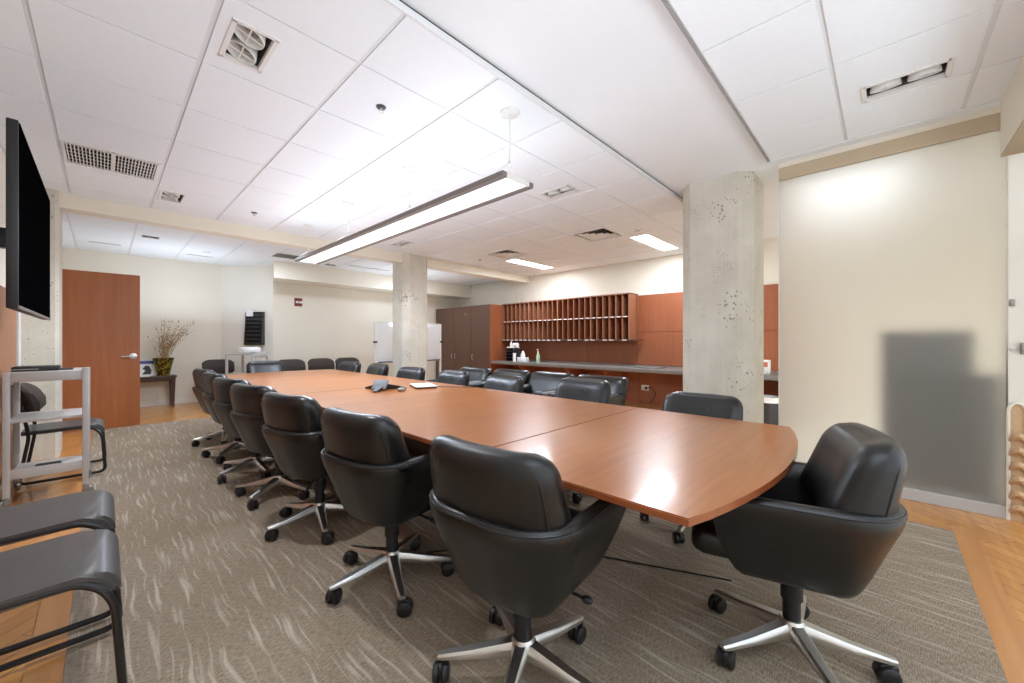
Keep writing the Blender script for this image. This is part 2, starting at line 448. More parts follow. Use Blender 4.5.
# slate board standing right behind the glass
bd = thing('display_board', 'dark slate grey board standing behind the frosted glass, blurred', 'board', (4.36, -.25, 0))
MB().box(0, .05, -.22, .27, .05, 1.27, .006).box(0, .05, -.34, .27, .05, .96, .006).build('panel', M['board'], bd)
MB().box(-.04, .12, -.33, -.28, 0, .05, .004).build('foot', M['dark_plastic'], bd); MB().box(-.04, .12, .18, .23, 0, .05, .004).build('foot', M['dark_plastic'], bd)

# plates and the scalloped rack on the side wall edge
o = MB().box(GX-.012, GX, -.628, -.604, 1.43, 1.475, .003).build('strike_plate', M['grey_metal']); tag(o, 'small grey metal strike plate on the white jamb right of the glass', 'plate')
ls = thing('door_latch', 'grey door latch with a small rosette on the white jamb', 'latch', (GX, -.63, 1.15))
MB().box(-.03, 0, -.035, -.018, -.04, .035, .004).build('latch_plate', M['grey_metal'], ls)
MB().lathe((0, 0), [(0, 0), (.013, 0), (.013, .01), (0, .014)], 14, Matrix.Translation((0, .012, -.005)) @ Matrix.Rotation(R(-90), 4, 'Y')).build('rosette', M['white_metal'], ls)
rk = thing('scalloped_rack', 'narrow arched wooden rack of scalloped ledges on the white jamb', 'rack', (GX, -.635, 0))
arch = lambda w_, h_: [(-w_, 0)]+[(-w_*math.cos(math.pi*i/12), h_-w_+w_*1.6*math.sin(math.pi*i/12)) for i in range(13)]+[(w_, 0)]
fm = Matrix(((0, 0, -1, 0), (1, 0, 0, 0), (0, 1, 0, 0), (0, 0, 0, 1)))
MB().prism(arch(.036, .76), 0, .012, fm).build('back_panel', M['pale_wood'], rk, 0)
fr = [(-.038, .0)]+arch(.038, .76)[1:-1]+[(.038, 0)]
MB().tube([fm @ Vector((p[0], p[1], .018)) for p in fr], .010, 8).build('frame', M['cream_plastic'], rk)
for k in range(6):
    z = .05+k*.095
    pts = [(-.015-.045*math.sin(math.pi*i/10), -.034+.068*i/10, z+.05*math.sin(math.pi*i/10)) for i in range(11)]
    MB().tube(pts, [.008+.012*math.sin(math.pi*i/10) for i in range(11)], 8).build('ledge', M['pale_wood'], rk)

# ------------------------------------------------------------------ conference table
t_ = thing('conference_table', 'very long cherry wood conference table with bowed ends', 'table', (1.785, 3.4, 0))
x0, x1, TY0, TY1 = 1.04, 2.53, .365, 6.40
def bow(ya, s): return [(x0+(x1-x0)*i/16, ya+s*.11*(1-((i-8)/8)**2)) for i in range(17)]
secs = [(TY0, 1.22), (1.22, 3.65), (3.65, 5.55), (5.55, TY1)]
for i, (a, b) in enumerate(secs):
    lo = bow(a, -1) if i == 0 else [(x0, a+.0015), (x1, a+.0015)]
    hi = bow(b, 1) if i == 3 else [(x0, b-.0015), (x1, b-.0015)]
    pts = lo+hi[::-1]
    o = MB().prism([(p[0]-1.785, p[1]-3.4) for p in pts], .717, .74, None, .003).build('tabletop', M['cherry_top'], t_)
    o.data.materials.append(M['cherry_edge'])
    for p in o.data.polygons:
        if abs(p.normal.z) < .8: p.material_index = 1
for y in (1.75, 3.3, 4.9):
    MB().box(-.35, .35, y-3.4-.04, y-3.4+.04, .006, .717, .006).build('pedestal', M['dark_wood'], t_)
MB().box(-.02, .02, 1.79-3.4, 4.86-3.4, .25, .40, .004).build('rail', M['dark_wood'], t_)

# conference phone and remote
ph = thing('conference_phone', 'triangular black conference phone with pale screen on the table', 'phone', (1.80, 3.40, .74))
pm = MB()
for k in range(3):
    a = R(-135+120*k); c_, s2 = math.cos(a), math.sin(a); px_, py_ = -s2, c_
    lowv = [(.035*px_, .035*py_, .004), (-.035*px_, -.035*py_, .004), (.215*c_-.02*px_, .215*s2-.02*py_, .002), (.215*c_+.02*px_, .215*s2+.02*py_, .002)]
    top = [(.05*px_, .05*py_, .062), (-.05*px_, -.05*py_, .062), (.21*c_-.018*px_, .21*s2-.018*py_, .014), (.21*c_+.018*px_, .21*s2+.018*py_, .014)]
    A = [pm.bm.verts.new(p) for p in lowv]; B = [pm.bm.verts.new(p) for p in top]
    pm.bm.faces.new(B); pm.bm.faces.new(A[::-1])
    for i in range(4): pm.bm.faces.new((A[i], A[(i+1) % 4], B[(i+1) % 4], B[i]))
pm.build('body', M['black_plastic'], ph, 0)
sm = Matrix.Rotation(R(-46-90+90), 4, 'Z') @ Matrix.Translation((0, -.06, .05)) @ Matrix.Rotation(R(38), 4, 'X')
MB().box(-.065, .065, -.06, .06, -.01, .012, .004, 2, sm).build('screen', M['phone_grey'], ph)
rm = thing('remote_control', 'small silver control pad beside the conference phone', 'remote', (1.90, 3.22, .74), R(-40))
MB().rbox((0, 0, .014), (.06, .16, .026), .012, 4).build('case', M['grey_metal'], rm); MB().box(-.02, .02, -.03, .06, .027, .0285, .0005, 1).build('keypad', M['dark_plastic'], rm)
lp = thing('closed_laptop', 'slim closed silver laptop on the table right of the phone', 'laptop', (2.18, 3.30, .74), R(70))
MB().box(-.15, .15, -.10, .10, .002, .014, .004).build('base', M['dark_plastic'], lp); MB().box(-.15, .15, -.10, .10, .014, .024, .004).build('lid', M['whiteboard'], lp)
o = MB().tube(fillet([(2.25, 3.3, .743), (2.40, 3.05, .743), (2.51, 2.9, .743)], .1), .003, 6).build('cable', M['black_plastic']); tag(o, 'thin black cable running from the laptop to the table edge', 'cable')

# ------------------------------------------------------------------ conference chair (faces +X)
def upath(inset, fx, n=9):
    a = .292-inset; bk = -.285+inset; r = min(.195, a-.055)
    pts = []
    for i in range(n): pts.append((fx+(-.10-fx)*i/(n-1), -a, i/(n-1)))
    for i in range(1, n): t2 = R(90*i/(n-1)); pts.append((-.10-(r-inset*.0)*math.sin(t2)*((-.10-bk)/r), -a+r-r*math.cos(t2), 1))
    half = [(p[0], p[1]) for p in pts]
    m = [(bk, y) for y in (-.05, .05)]
    return half+m+[(p[0], -p[1]) for p in half[::-1]]
def make_conf_chair():
    root = thing('conference_chair', 'x', 'chair')
    rows = [(.346, .160, .09), (.348, .132, .13), (.358, .108, .165), (.380, .092, .19), (.43, .070, .218), (.51, .040, .248), (.60, .010, .264), (.645, 0, .262), (.662, .006, .25), (.668, .018, .242),
            (.668, .036, .24), (.659, .048, .245), (.60, .056, .25), (.51, .070, .24), (.44, .092, .20)]
    m = MB(); rings = []
    for z, ins, fx in rows: rings.append([m.bm.verts.new((x, y, z)) for x, y in upath(ins, fx)])
    for A, B in zip(rings, rings[1:]):
        for i in range(len(A)-1): m.bm.faces.new((A[i], A[i+1], B[i+1], B[i]))
    m.bm.faces.new(rings[0]); m.bm.faces.new([r[0] for r in rings]); m.bm.faces.new([r[-1] for r in rings][::-1])
    sh = m.build('shell', M['leather'], root, 50)
    p = [(x, y, .656) for x, y in upath(.003, .226)]
    MB().tube(p, .0045, 6).build('piping', M['leather'], sh)
    def seatfn(p, h):
        p.z += .012*(1-(p.x/h.x)**2)*(1-(p.y/h.y)**2) if p.z > 0 else 0
        return p
    MB().rbox((.085, 0, .448), (.50, .415, .11), .045, 8, seatfn).build('seat', M['leather'], root, 0 or 80)
    def backfn(p, h):
        k = p.z/h.z
        p.x *= (1-.22*k); p.x += -.045*k + .55*p.y*p.y
        p.y *= (1-.03*k); p.x += .012*math.cos(p.y/h.y*1.4)*(1 if p.x > 0 else -1)
        return p
    bk = MB().rbox((-.19, 0, .722), (.15, .51, .305), .085, 10, backfn).build('backrest', M['leather'], root, 80)
    loop = []
    for i in range(40):
        a = 2*math.pi*i/40; c_, s2 = math.cos(a), math.sin(a)
        y = math.copysign(abs(c_)**.36, c_)*.2325; z = math.copysign(abs(s2)**.36, s2)*.131; k = z/.155
        loop.append((-.19-.056*(1-.22*k)-.045*k+.55*y*y, y*(1-.03*k), .722+z))
    MB().tube(loop, .005, 6, True).build('piping', M['leather'], bk)
    MB().cyl((0, 0), .029, .09, .30, 20).cyl((0, 0), .036, .22, .34, 20).build('gas_column', M['black_plastic'], root)
    MB().box(-.09, .12, -.06, .06, .305, .345, .008).tube([(.08, -.05, .32), (.08, -.20, .315)], .006, 8).ball((.08, -.21, .315), .018, 2, (.8, 1.2, .8)).build('tilt_mechanism', M['black_plastic'], root)
    b = MB().lathe((0, 0), [(0, .075), (.040, .075), (.048, .09), (.046, .13), (.036, .146), (0, .146)], 24)
    base = None; tips = []
    for k in range(5):
        a = R(72*k)
        mt = Matrix.Rotation(a, 4, 'Z')
        secs_ = [(.02, .030, .085, .140), (.08, .027, .082, .128), (.18, .022, .077, .107), (.285, .018, .072, .092), (.302, .013, .073, .088)]
        rr = []
        for x, w_, za, zb in secs_:
            prof = []
            for (yy, zz) in ((-1, .15), (-1, .7), (-.62, 1), (.62, 1), (1, .7), (1, .15), (.8, 0), (-.8, 0)):
                prof.append(b.bm.verts.new(mt @ Vector((x, yy*w_, za+(zb-za)*zz))))
            rr.append(prof)
        for A, B in zip(rr, rr[1:]):
            for i in range(8): b.bm.faces.new((A[i], A[(i+1) % 8], B[(i+1) % 8], B[i]))
        b.bm.faces.new(rr[-1]); b.bm.faces.new(rr[0][::-1]); tips.append(a)
    base = b.build('star_base', M['chrome'], root, 40)
    cm = MB()
    rx = Matrix.Rotation(R(90), 4, 'X')
    for s2 in (-1, 1):
        cm.lathe((0, 0), [(0, -.012), (.025, -.012), (.032, -.007), (.032, .007), (.025, .012), (0, .012)], 18, Matrix.Translation((-.014, s2*.016, .032)) @ rx)
    cm.rbox((-.008, 0, .046), (.056, .022, .044), .010, 3).cyl((0, 0), .009, .045, .076, 10)
    first = cm.build('caster', M['black_plastic'], base, 40)
    for i, a in enumerate(tips):
        c = first if i == 0 else first.copy()
        if i: COL.objects.link(c); c.parent = base
        c.location = (.288*math.cos(a), .288*math.sin(a), 0); c.rotation_euler = (0, 0, a+R(random.uniform(-130, 130)))
    return root
conf = make_conf_chair(); first_used = False
ordn = ['nearest', 'second', 'third', 'fourth', 'fifth', 'sixth', 'seventh']
def conf_chair(x, y, face, spin, label, lift=0):
    global first_used
    o = conf if not first_used else copy_tree(conf)
    first_used = True
    place(o, x, y, .006, R(face), label, 'black leather conference chairs around the long table')
    for c in kids(o):
        if c.name.startswith('star_base'): c.rotation_euler = (0, 0, R(spin-face))
        elif not c.name.startswith('gas_column'): c.location.z = lift
    return o
L = [(1.03, .93, 6, 63), (1.0, 1.79, 9, 33), (.97, 2.66, 12, 40), (.95, 3.42, 14, 2), (.95, 4.12, 13, -15), (.97, 4.90, 4, 12), (.99, 5.62, 6, 40)]
llab = ['black leather conference chair, largest in view, pushed in at the near left table corner',
        'black leather conference chair second from the camera along the left side of the table',
        'black leather conference chair third from the camera along the left side of the table',
        'black leather conference chair fourth along the left side, middle of that row',
        'black leather conference chair fifth along the left side of the table',
        'black leather conference chair last but one along the left side of the table',
        'black leather conference chair last on the left side, nearest the dried flower table']
for (x, y, f, s2), lb in zip(L, llab): conf_chair(x, y, f, s2, lb)
RR = [(2.62, .90, 180, 42), (2.62, 1.84, 182, 5), (2.60, 2.78, 178, 30), (2.60, 3.60, 180, 0), (2.60, 4.48, 184, 20), (2.60, 5.40, 178, 10), (2.56, 6.22, 190, 15)]
rlab = ['black leather conference chair before the concrete column by the glass',
        'black leather conference chair second along the right side, before the white wall outlet',
        'black leather conference chair third along the right side, across from the counter bottle',
        'black leather conference chair fourth along the right side, just right of the far concrete column',
        'black leather conference chair fifth on the right side, in front of the far concrete column',
        'black leather conference chair in front of the left end of the whiteboard',
        'black leather conference chair last on the right side, before the dark guest chairs']
for (x, y, f, s2), lb, lf in zip(RR, rlab, (-.045, -.005, -.03, -.03, -.03, -.02, -.02)): conf_chair(x, y, f, s2, lb, lf)
conf_chair(1.80, .255, 105, 1, 'black leather conference chair at the near end of the table, before the frosted glass')
conf_chair(1.74, 6.80, -90, 0, 'black leather conference chair with shiny back at the far end of the table')

# ------------------------------------------------------------------ guest chair (faces +X, seat front at x=0)
def make_guest():
    root = thing('guest_chair', 'x', 'chair')
    prof = [(-.46, .442), (-.30, .444), (-.14, .450), (-.08, .451), (-.045, .448), (-.018, .438), (.002, .421), (.013, .400), (.016, .378), (.010, .368), (.0, .368), (-.008, .380), (-.02, .398), (-.045, .411), (-.08, .417), (-.14, .418), (-.30, .412), (-.46, .410)]
    m = MB(); m.prism(prof, -.218, .218, Matrix(((1, 0, 0, 0), (0, 0, 1, 0), (0, 1, 0, 0), (0, 0, 0, 1))), .012)
    m.build('seat', M['vinyl'], root, 75)
    bm_ = MB(); ring = []
    for i in range(13):
        a = -1+2*i/12; y = .25*a; xb = -.47+.085*a*a-.0
        zt = .82-.06*abs(a)**6; zb = .55+.05*abs(a)**6
        ring.append([(xb-.055, y, zt), (xb-.03, y, zt+.008), (xb-.005, y, zt-.012), (xb+.028, y, (zt+zb)/2), (xb+.03, y, zb+.01), (xb+.012, y, zb-.006), (xb-.008, y, zb), (xb-.02, y, (zt+zb)/2)])
    V = [[bm_.bm.verts.new(p) for p in r_] for r_ in ring]
    for A, B in zip(V, V[1:]):
        for i in range(8): bm_.bm.faces.new((A[i], A[(i+1) % 8], B[(i+1) % 8], B[i]))
    bm_.bm.faces.new(V[0]); bm_.bm.faces.new(V[-1][::-1])
    bm_.build('backrest', M['black_fabric'], root, 60)
    for s2 in (-1, 1):
        y = s2*.238
        pts = fillet([(-.44, y*.88, .428), (-.09, y*.88, .430), (-.03, y*.96, .40), (0, y, .34), (.02, y, .022), (-.47, y, .022), (-.415, y, .40), (-.455, y*.93, .66)], .05)
        MB().tube(pts, .012, 10).build('leg_frame', M['black_metal'], root)
    MB().tube([(-.40, -.19, .415), (-.40, .19, .415)], .010, 8).tube([(-.06, -.19, .413), (-.06, .19, .413)], .010, 8).build('crossbar', M['black_metal'], root)
    return root
guest = make_guest(); GG = 'dark guest chairs with black tube frames along the walls'
gl = [(.025, 2.045, 0, 'charcoal vinyl guest chair on the left wall, closest to the camera'),
      (0.02, 2.64, 0, 'charcoal vinyl guest chair on the left wall between the closest chair and the trolley'),
      (-.01, 5.31, 0, 'charcoal guest chair standing behind the grey trolley on the left wall'),
      (1.52, 8.86, -90, 'dark guest chair beside the flower table, leftmost of the far row'),
      (2.50, 7.90, -90, 'dark guest chair just right of the shiny chair at the table end'),
      (3.06, 7.90, -90, 'dark guest chair in the middle of the three below the red wall sign'),
      (3.60, 7.90, -90, 'dark guest chair at the far wall closest to the whiteboard')]
for i, (x, y, f, lb) in enumerate(gl):
    place(guest if i == 0 else copy_tree(guest), x, y, .006 if i > 2 or True else 0, R(f), lb, GG)

# ------------------------------------------------------------------ lounge armchairs before the counter (face -X)
def make_lounge():
    root = thing('lounge_armchair', 'x', 'armchair')
    MB().rbox((0, 0, .24), (.70, .52, .22), .04, 5).build('base', M['leather'], root, 80)
    MB().rbox((-.06, 0, .40), (.62, .46, .15), .06, 6).build('seat', M['leather'], root, 80)
    def bf(p, h):
        p.x += .10*(p.z/h.z); return p
    MB().rbox((.30, 0, .545), (.17, .70, .44), .07, 8, bf).build('backrest', M['leather'], root, 80)
    for s2 in (-1, 1):
        MB().rbox((-.02, s2*.30, .46), (.70, .13, .27), .055, 6).build('arm', M['leather'], root, 80)
    for sx in (-1, 1):
        for sy in (-1, 1): MB().cyl((sx*.29, sy*.25), .016, 0, .15, 12, .022).build('leg', M['black_metal'], root)
    return root
lg = make_lounge()
ll = ['black leather lounge armchair closest to the dark cupboard, leftmost of the row by the counter',
      'black leather lounge armchair below the black organizer and tissue box',
      'black leather lounge armchair with a wide low arm, third from the cupboard',
      'black leather lounge armchair closest to the white wall outlet, rightmost of its row']
for i, (x, y) in enumerate([(3.72, 4.72), (3.78, 3.98), (3.80, 3.24), (3.82, 2.50)]):
    place(lg if i == 0 else copy_tree(lg), x, y, .006, 0, ll[i], 'lounge armchairs in front of the counter')

# ------------------------------------------------------------------ cabinet wall
# tall cupboard of three doors
cb = thing('tall_cupboard', 'tall dark walnut cupboard with three doors', 'cupboard', (6.3, 7.8, 0))
MB().box(.022, .78, -1.05, 1.12, 0, 2.06, .002, 1).build('body', M['walnut'], cb, 0)
MB().box(0, .78, -1.075, -1.05, 0, 2.06, .002, 1).build('side_panel', M['cherry'], cb, 0)
for i, (a, b) in enumerate([(.32, 1.11), (-.365, .31), (-1.045, -.375)]):
    dr = MB().box(0, .02, a, b, .06, 2.05, .002, 1).build('door', M['walnut'], cb, 0)
    yh = (a+.06) if i == 0 else (b-.06) if i == 1 else (b-.06)
    MB().tube(fillet([(0, yh, .85), (-.03, yh, .85), (-.03, yh, .74), (0, yh, .74)], .015, 4), .006, 8).build('handle', M['chrome'], dr)
o = MB().box(6.285, 6.30, 7.62, 7.66, 1.83, 1.89, .003).build('cupboard_lock', M['grey_metal']); o.parent = cb; o.location = (-6.3, -7.8, 0)
# wall panels above and below counter
wp = MB()
for a, b in ((1.05, 2.55), (2.555, 3.42), (3.425, 4.55), (4.555, 5.65), (5.655, 6.72)):
    wp.box(7.06, 7.09, a, b, 1.36, 2.06, .002, 1); wp.box(7.06, 7.09, a, b, .74, 1.355, .002, 1); wp.box(7.06, 7.09, a, b, 0, .70, .002, 1)
struct(wp.build('wall_panel.001', M['cherry'], None, 0))
# worktop with brackets
ct = thing('counter', 'long grey worktop with wooden brackets along the panelled wall', 'counter', (6.3, 3.9, 0))
MB().box(0, .755, -2.85, 2.81, .655, .72, .006).build('worktop', M['counter'], ct)
for y in (5.9, 4.6, 3.75, 2.2):
    MB().prism([(.06, .65), (.755, .65), (.755, .05)], y-3.9-.015, y-3.9+.015, Matrix(((1, 0, 0, 0), (0, 0, 1, 0), (0, 1, 0, 0), (0, 0, 0, 1)))).build('bracket', M['cherry'], ct, 0)
# pigeon hole unit
pg = thing('pigeonhole_unit', 'cherry wall unit of two rows of narrow mail pigeonholes', 'shelf unit', (6.69, 5.135, 1.22))
ya, yb = -1.73, 1.58; N = 24
c_ = MB().box(0, .37, ya, ya+.02, 0, .86).box(0, .37, yb-.02, yb, 0, .86).box(0, .31, ya, yb, .845, .865).box(.29, .31, ya, yb, 0, .86)
c_.build('carcass', M['slot_wood'], pg, 0)
MB().box(-.03, .31, ya-.12, yb, -.022, 0, .002, 1).build('bottom_shelf', M['walnut'], pg, 0)
MB().box(.0, .29, ya+.02, yb-.02, .415, .435).build('middle_shelf', M['slot_wood'], pg, 0)
for r_ in range(2):
    for k in range(1, N):
        y = ya+.01+(yb-ya-.02)*k/N; w_ = .013 if k % 6 == 0 else .007
        MB().box(.004, .29, y-w_, y+w_, .0 if r_ == 0 else .435, .415 if r_ == 0 else .845).build('divider', M['slot_wood'], pg, 0)
for zz in (-.012, .425):
    for k in range(N):
        if zz < 0 and k % 3 == 1 and k < 12: continue
        y = ya+.01+(yb-ya-.02)*(k+.5)/N
        xf = -.031 if zz < 0 else 0
        MB().box(xf-.004, xf, y-.045, y+.045, zz-.008, zz+.008).build('name_tag', M['paper'], pg, 0)

# things on the counter
ZT = .72
og = thing('desk_organizer', 'black stacked desk organizer with white things on top, on the counter', 'organizer', (6.62, 6.28, ZT))
for k in range(4): MB().box(-.13, .13, -.12, .12, .004+.075*k, .012+.075*k, .002).box(-.13, .13, -.12, -.112, .012+.075*k, .07+.075*k).box(-.13, .13, .112, .12, .012+.075*k, .07+.075*k).box(.122, .13, -.12, .12, .012+.075*k, .07+.075*k).build('tray', M['dark_plastic'], og, 0)
o = MB().box(6.50, 6.72, 6.17, 6.38, ZT+.305, ZT+.335, .004).build('paper_stack', M['paper']); tag(o, 'short stack of white paper on the black organizer', 'paper')
o = MB().lathe((6.60, 6.33), [(0, ZT+.335), (.03, ZT+.335), (.034, ZT+.40), (.018, ZT+.43), (.018, ZT+.46), (0, ZT+.46)], 14).build('small_bottle', M['cream_plastic']); tag(o, 'small pale bottle standing on top of the paper stack', 'bottle')
o = MB().tube([(6.56, 6.10, ZT+.38), (6.60, 6.24, ZT+.38)], .045, 16).build('paper_roll', M['paper']); tag(o, 'white paper roll lying across the organizer', 'roll')
tb = thing('tissue_box', 'open white tissue box with a tissue pulled up, on the counter', 'tissue box', (6.55, 5.92, ZT))
MB().box(-.06, .06, -.13, .13, 0, .10, .006).build('carton', M['paper'], tb)
bm2 = MB().lathe((0, 0), [(.05, .095), (.055, .15), (.03, .21), (.008, .25), (0, .25)], 9)
for v in bm2.bm.verts: v.co += Vector((random.uniform(-.012, .012),)*2+(0,))
bm2.build('tissue', M['paper'], tb)
o = MB().lathe((6.42, 6.06), [(0, ZT), (.035, ZT), (.037, ZT+.19), (.03, ZT+.195), (.03, ZT+.02), (0, ZT+.02)], 14).build('paper_cup', M['paper']); tag(o, 'tall white paper cup at the front of the counter', 'cup')
bo = thing('soap_bottle', 'pale green pump bottle on the counter', 'bottle', (6.52, 5.45, ZT))
MB().lathe((0, 0), [(0, 0), (.042, 0), (.045, .02), (.043, .15), (.02, .19), (.018, .21), (0, .21)], 18).build('body', M['bottle_green'], bo)
MB().lathe((0, 0), [(0, .21), (.016, .21), (.016, .24), (.006, .245), (.006, .28), (0, .28)], 12).box(-.05, .01, -.008, .008, .275, .287, .003).build('pump', M['paper'], bo)
o = MB().box(6.5, 6.75, 2.75, 3.25, ZT, ZT+.025, .005).build('document_tray', M['grey_metal']); tag(o, 'flat grey document tray lying on the counter above the outlet', 'tray')
cr = thing('small_carton', 'small white carton with orange print at the right end of the counter', 'carton', (6.6, 1.25, ZT))
MB().box(-.05, .05, -.06, .06, 0, .20, .003).build('box', M['paper'], cr); MB().box(-.052, -.05, -.04, .04, .10, .17).build('print', M['orange'], cr, 0)
MB().box(-.07, .05, .08, .20, 0, .012, .003).build('flap', M['paper'], cr)
ou = thing('wall_outlet', 'cream double wall outlet with a black plug below the counter', 'outlet', (7.06, 3.27, .31))
MB().box(-.008, 0, -.075, .075, -.05, .05, .004).build('plate', M['cream_plastic'], ou); MB().box(-.05, -.008, -.05, -.01, -.025, .02, .006).build('plug', M['black_plastic'], ou)
MB().box(-.0095, -.008, .015, .05, -.03, .03, .001, 1).build('socket', M['white_metal'], ou)
o = MB().tube(fillet([(7.01, 3.24, .31), (7.0, 3.10, .34), (7.0, 3.03, .22), (7.01, 3.12, .08), (7.0, 3.16, .008)], .08), .007, 8).build('outlet_cable', M['black_plastic']); tag(o, 'black power cord hanging from the wall outlet', 'cord')
wb = thing('waste_bin', 'dark grey waste bin with white liner under the right end of the counter', 'bin', (6.3, 1.16, 0))
MB().lathe((0, 0), [(0, 0), (.13, 0), (.16, .42), (.15, .42), (.12, .02), (0, .02)], 20).build('body', M['dark_plastic'], wb)
MB().lathe((0, 0), [(.153, .36), (.166, .36), (.168, .432), (.145, .432), (.14, .38)], 20).build('liner', M['paper'], wb)
struct(MB().box(6.32, 7.06, 1.00, 1.03, 0, .66).build('trim_8', M['cherry'], None, 0))

# ------------------------------------------------------------------ whiteboard on stand behind far column
wbd = thing('mobile_whiteboard', 'white mobile whiteboard standing behind the far concrete column', 'whiteboard', (4.62, 7.5, 0))
MB().box(-.78, .78, -.012, .012, .76, 1.56, .004).build('board', M['whiteboard'], wbd)
f_ = MB()
for s2 in (-1, 1): f_.box(s2*.80-.022, s2*.80+.022, -.02, .02, .05, 1.58, .005)
f_.box(-.80, .80, -.015, .015, 1.56, 1.585, .004).box(-.80, .80, -.015, .015, .735, .765, .004); f_.build('frame', M['white_metal'], wbd)
MB().box(-.75, .75, -.08, -.012, .745, .765, .003).build('pen_tray', M['dark_plastic'], wbd)
for s2 in (-1, 1): MB().box(s2*.80-.022, s2*.80+.022, -.3, .3, .02, .06, .006).build('foot', M['white_metal'], wbd)
for s2 in (-1, 1): MB().tube([(s2*.80-s2*.02, -.03, 1.17), (s2*.86, -.03, 1.17)], .018, 10).build('knob', M['black_plastic'], wbd)

# ------------------------------------------------------------------ far wall: console table, vase, book
ctb = thing('console_table', 'dark wood console table against the far wall beside the open door', 'table', (.45, 9.50, 0))
MB().box(-.45, .47, -.18, .18, .53, .565, .004).build('top', M['dark_wood'], ctb)
MB().box(-.42, .44, -.15, .15, .47, .53, .003).build('apron', M['dark_wood'], ctb)
for sx, sy in ((-.40, -.14), (-.40, .14), (.42, -.14), (.42, .14)):
    lg_ = MB(); rr = []
    for z, w_ in ((0, .016), (.53, .032)): rr.append([lg_.bm.verts.new((sx+a*w_, sy+b*w_, z)) for a, b in ((-1, -1), (1, -1), (1, 1), (-1, 1))])
    for i in range(4): lg_.bm.faces.new((rr[0][i], rr[0][(i+1) % 4], rr[1][(i+1) % 4], rr[1][i]))
    lg_.bm.faces.new(rr[0][::-1]); lg_.bm.faces.new(rr[1]); lg_.build('leg', M['dark_wood'], ctb, 0)
o = MB().lathe((.745, 9.45), [(0, .565), (.075, .565), (.085, .58), (.115, .72), (.15, .875), (.152, .885), (.142, .885), (.105, .72), (.07, .60), (0, .60)], 28).build('vase', M['vase']); tag(o, 'flared green and gold mottled vase on the console table', 'vase')
st_ = thing('dried_grass_bunch', 'tall spray of dried brown grass stems in the green and gold vase', 'dried flowers', (.745, 9.45, .62))
sm_ = MB(); sd = MB()
for i in range(46):
    a = random.uniform(0, 6.28); sp = random.random()**.7; hgt = random.uniform(.60, 1.02)
    bx, by = .05*math.cos(a)*random.random(), .05*math.sin(a)*random.random()
    dx = .34*sp*math.cos(a)+.15*hgt; dy = .15*sp*math.sin(a)
    pts = [(bx+dx*k*k, by+dy*k*k, hgt*k) for k in (0, .3, .6, .85, 1)]
    sm_.tube(pts, [.0035, .003, .0025, .002, .0015], 4)
    for j in range(9):
        k = random.uniform(.5, 1.0)
        p = Vector((bx+dx*k*k, by+dy*k*k, hgt*k))+Vector((random.gauss(0, .02), random.gauss(0, .02), random.gauss(0, .02)))
        sd.ball(p, random.uniform(.004, .009), 1, (1, 1, 1.5))
sm_.build('stems', M['stem'], st_, 0); sd.build('seed_heads', M['seed'], st_, 0)['kind'] = 'stuff'
bkp = thing('picture_book', 'white picture book with blue band leaning on the console table', 'book', (.53, 9.50, .565))
tl = Matrix.Rotation(R(-12), 4, 'X')
MB().box(-.12, .12, -.008, .008, 0, .28, .002, 1, tl).build('cover', M['paper'], bkp, 0)
MB().box(-.12, .12, -.0095, -.008, .22, .275, 0, 1, tl).build('band', M['blue'], bkp, 0)
pz = MB().prism([(-.07, .03), (.05, .03), (.06, .10), (.03, .18), (-.02, .19), (-.06, .13), (-.02, .10)], .008, .0095, tl @ Matrix(((1, 0, 0, 0), (0, 0, -1, 0), (0, 1, 0, 0), (0, 0, 0, 1))))
pz.build('picture', M['dark_plastic'], bkp, 0)
o = MB().box(.62, .86, 9.34, 9.48, .565, .5655+.008, .001, 1).build('magazine', M['paper'])
o.location = (-.30, 0, 0); tag(o, 'thin white magazine lying flat below the picture book', 'magazine')

# literature rack on corner wall
lr = thing('literature_rack', 'black tiered literature rack hanging on the far corner wall', 'rack', (2.13-.0, 9.21, 1.11), R(45+180-90-90))
# local -x side faces the room
lr.rotation_euler = (0, 0, R(45))
MB().box(-.02, 0, -.17, .17, 0, .67, .003).build('back_plate', M['black_plastic'], lr)
for k in range(8):
    z = .01+k*.08
    MB().box(-.10+.006*k, -.02, -.17, .17, z, z+.008).box(-.10+.006*k, -.094+.006*k, -.17, .17, z, z+.055).build('tier', M['black_plastic'], lr, 0)
for s2 in (-1, 1): MB().prism([(-.11, 0), (0, 0), (0, .67), (-.055, .67)], s2*.17-.004, s2*.17+.004, Matrix(((1, 0, 0, 0), (0, 0, 1, 0), (0, 1, 0, 0), (0, 0, 0, 1)))).build('side', M['dark_plastic'], lr, 0)
cx_ = Matrix.Translation((2.13, 9.21, 1.11)) @ Matrix.Rotation(R(45), 4, 'Z')
o = MB().box(-.075, -.062, .02, .15, .575, .71, .001, 1, cx_).build('leaflet', M['paper']); tag(o, 'white leaflet in the top tier of the black rack', 'leaflet')

# small red sign on the far wall
sg = thing('wall_sign', 'small dark red sign with a white bar on the far wall', 'sign', (2.84, 8.97, 2.01))
MB().box(-.075, .075, -.012, 0, -.085, .085, .002, 1).build('plate', M['exit_red'], sg, 0)
MB().box(-.05, .076, -.0135, -.011, -.02, .02).build('bar', M['paper'], sg, 0); MB().box(-.02, .03, -.015, -.0125, -.006, .006).build('mark', M['exit_red'], sg, 0)

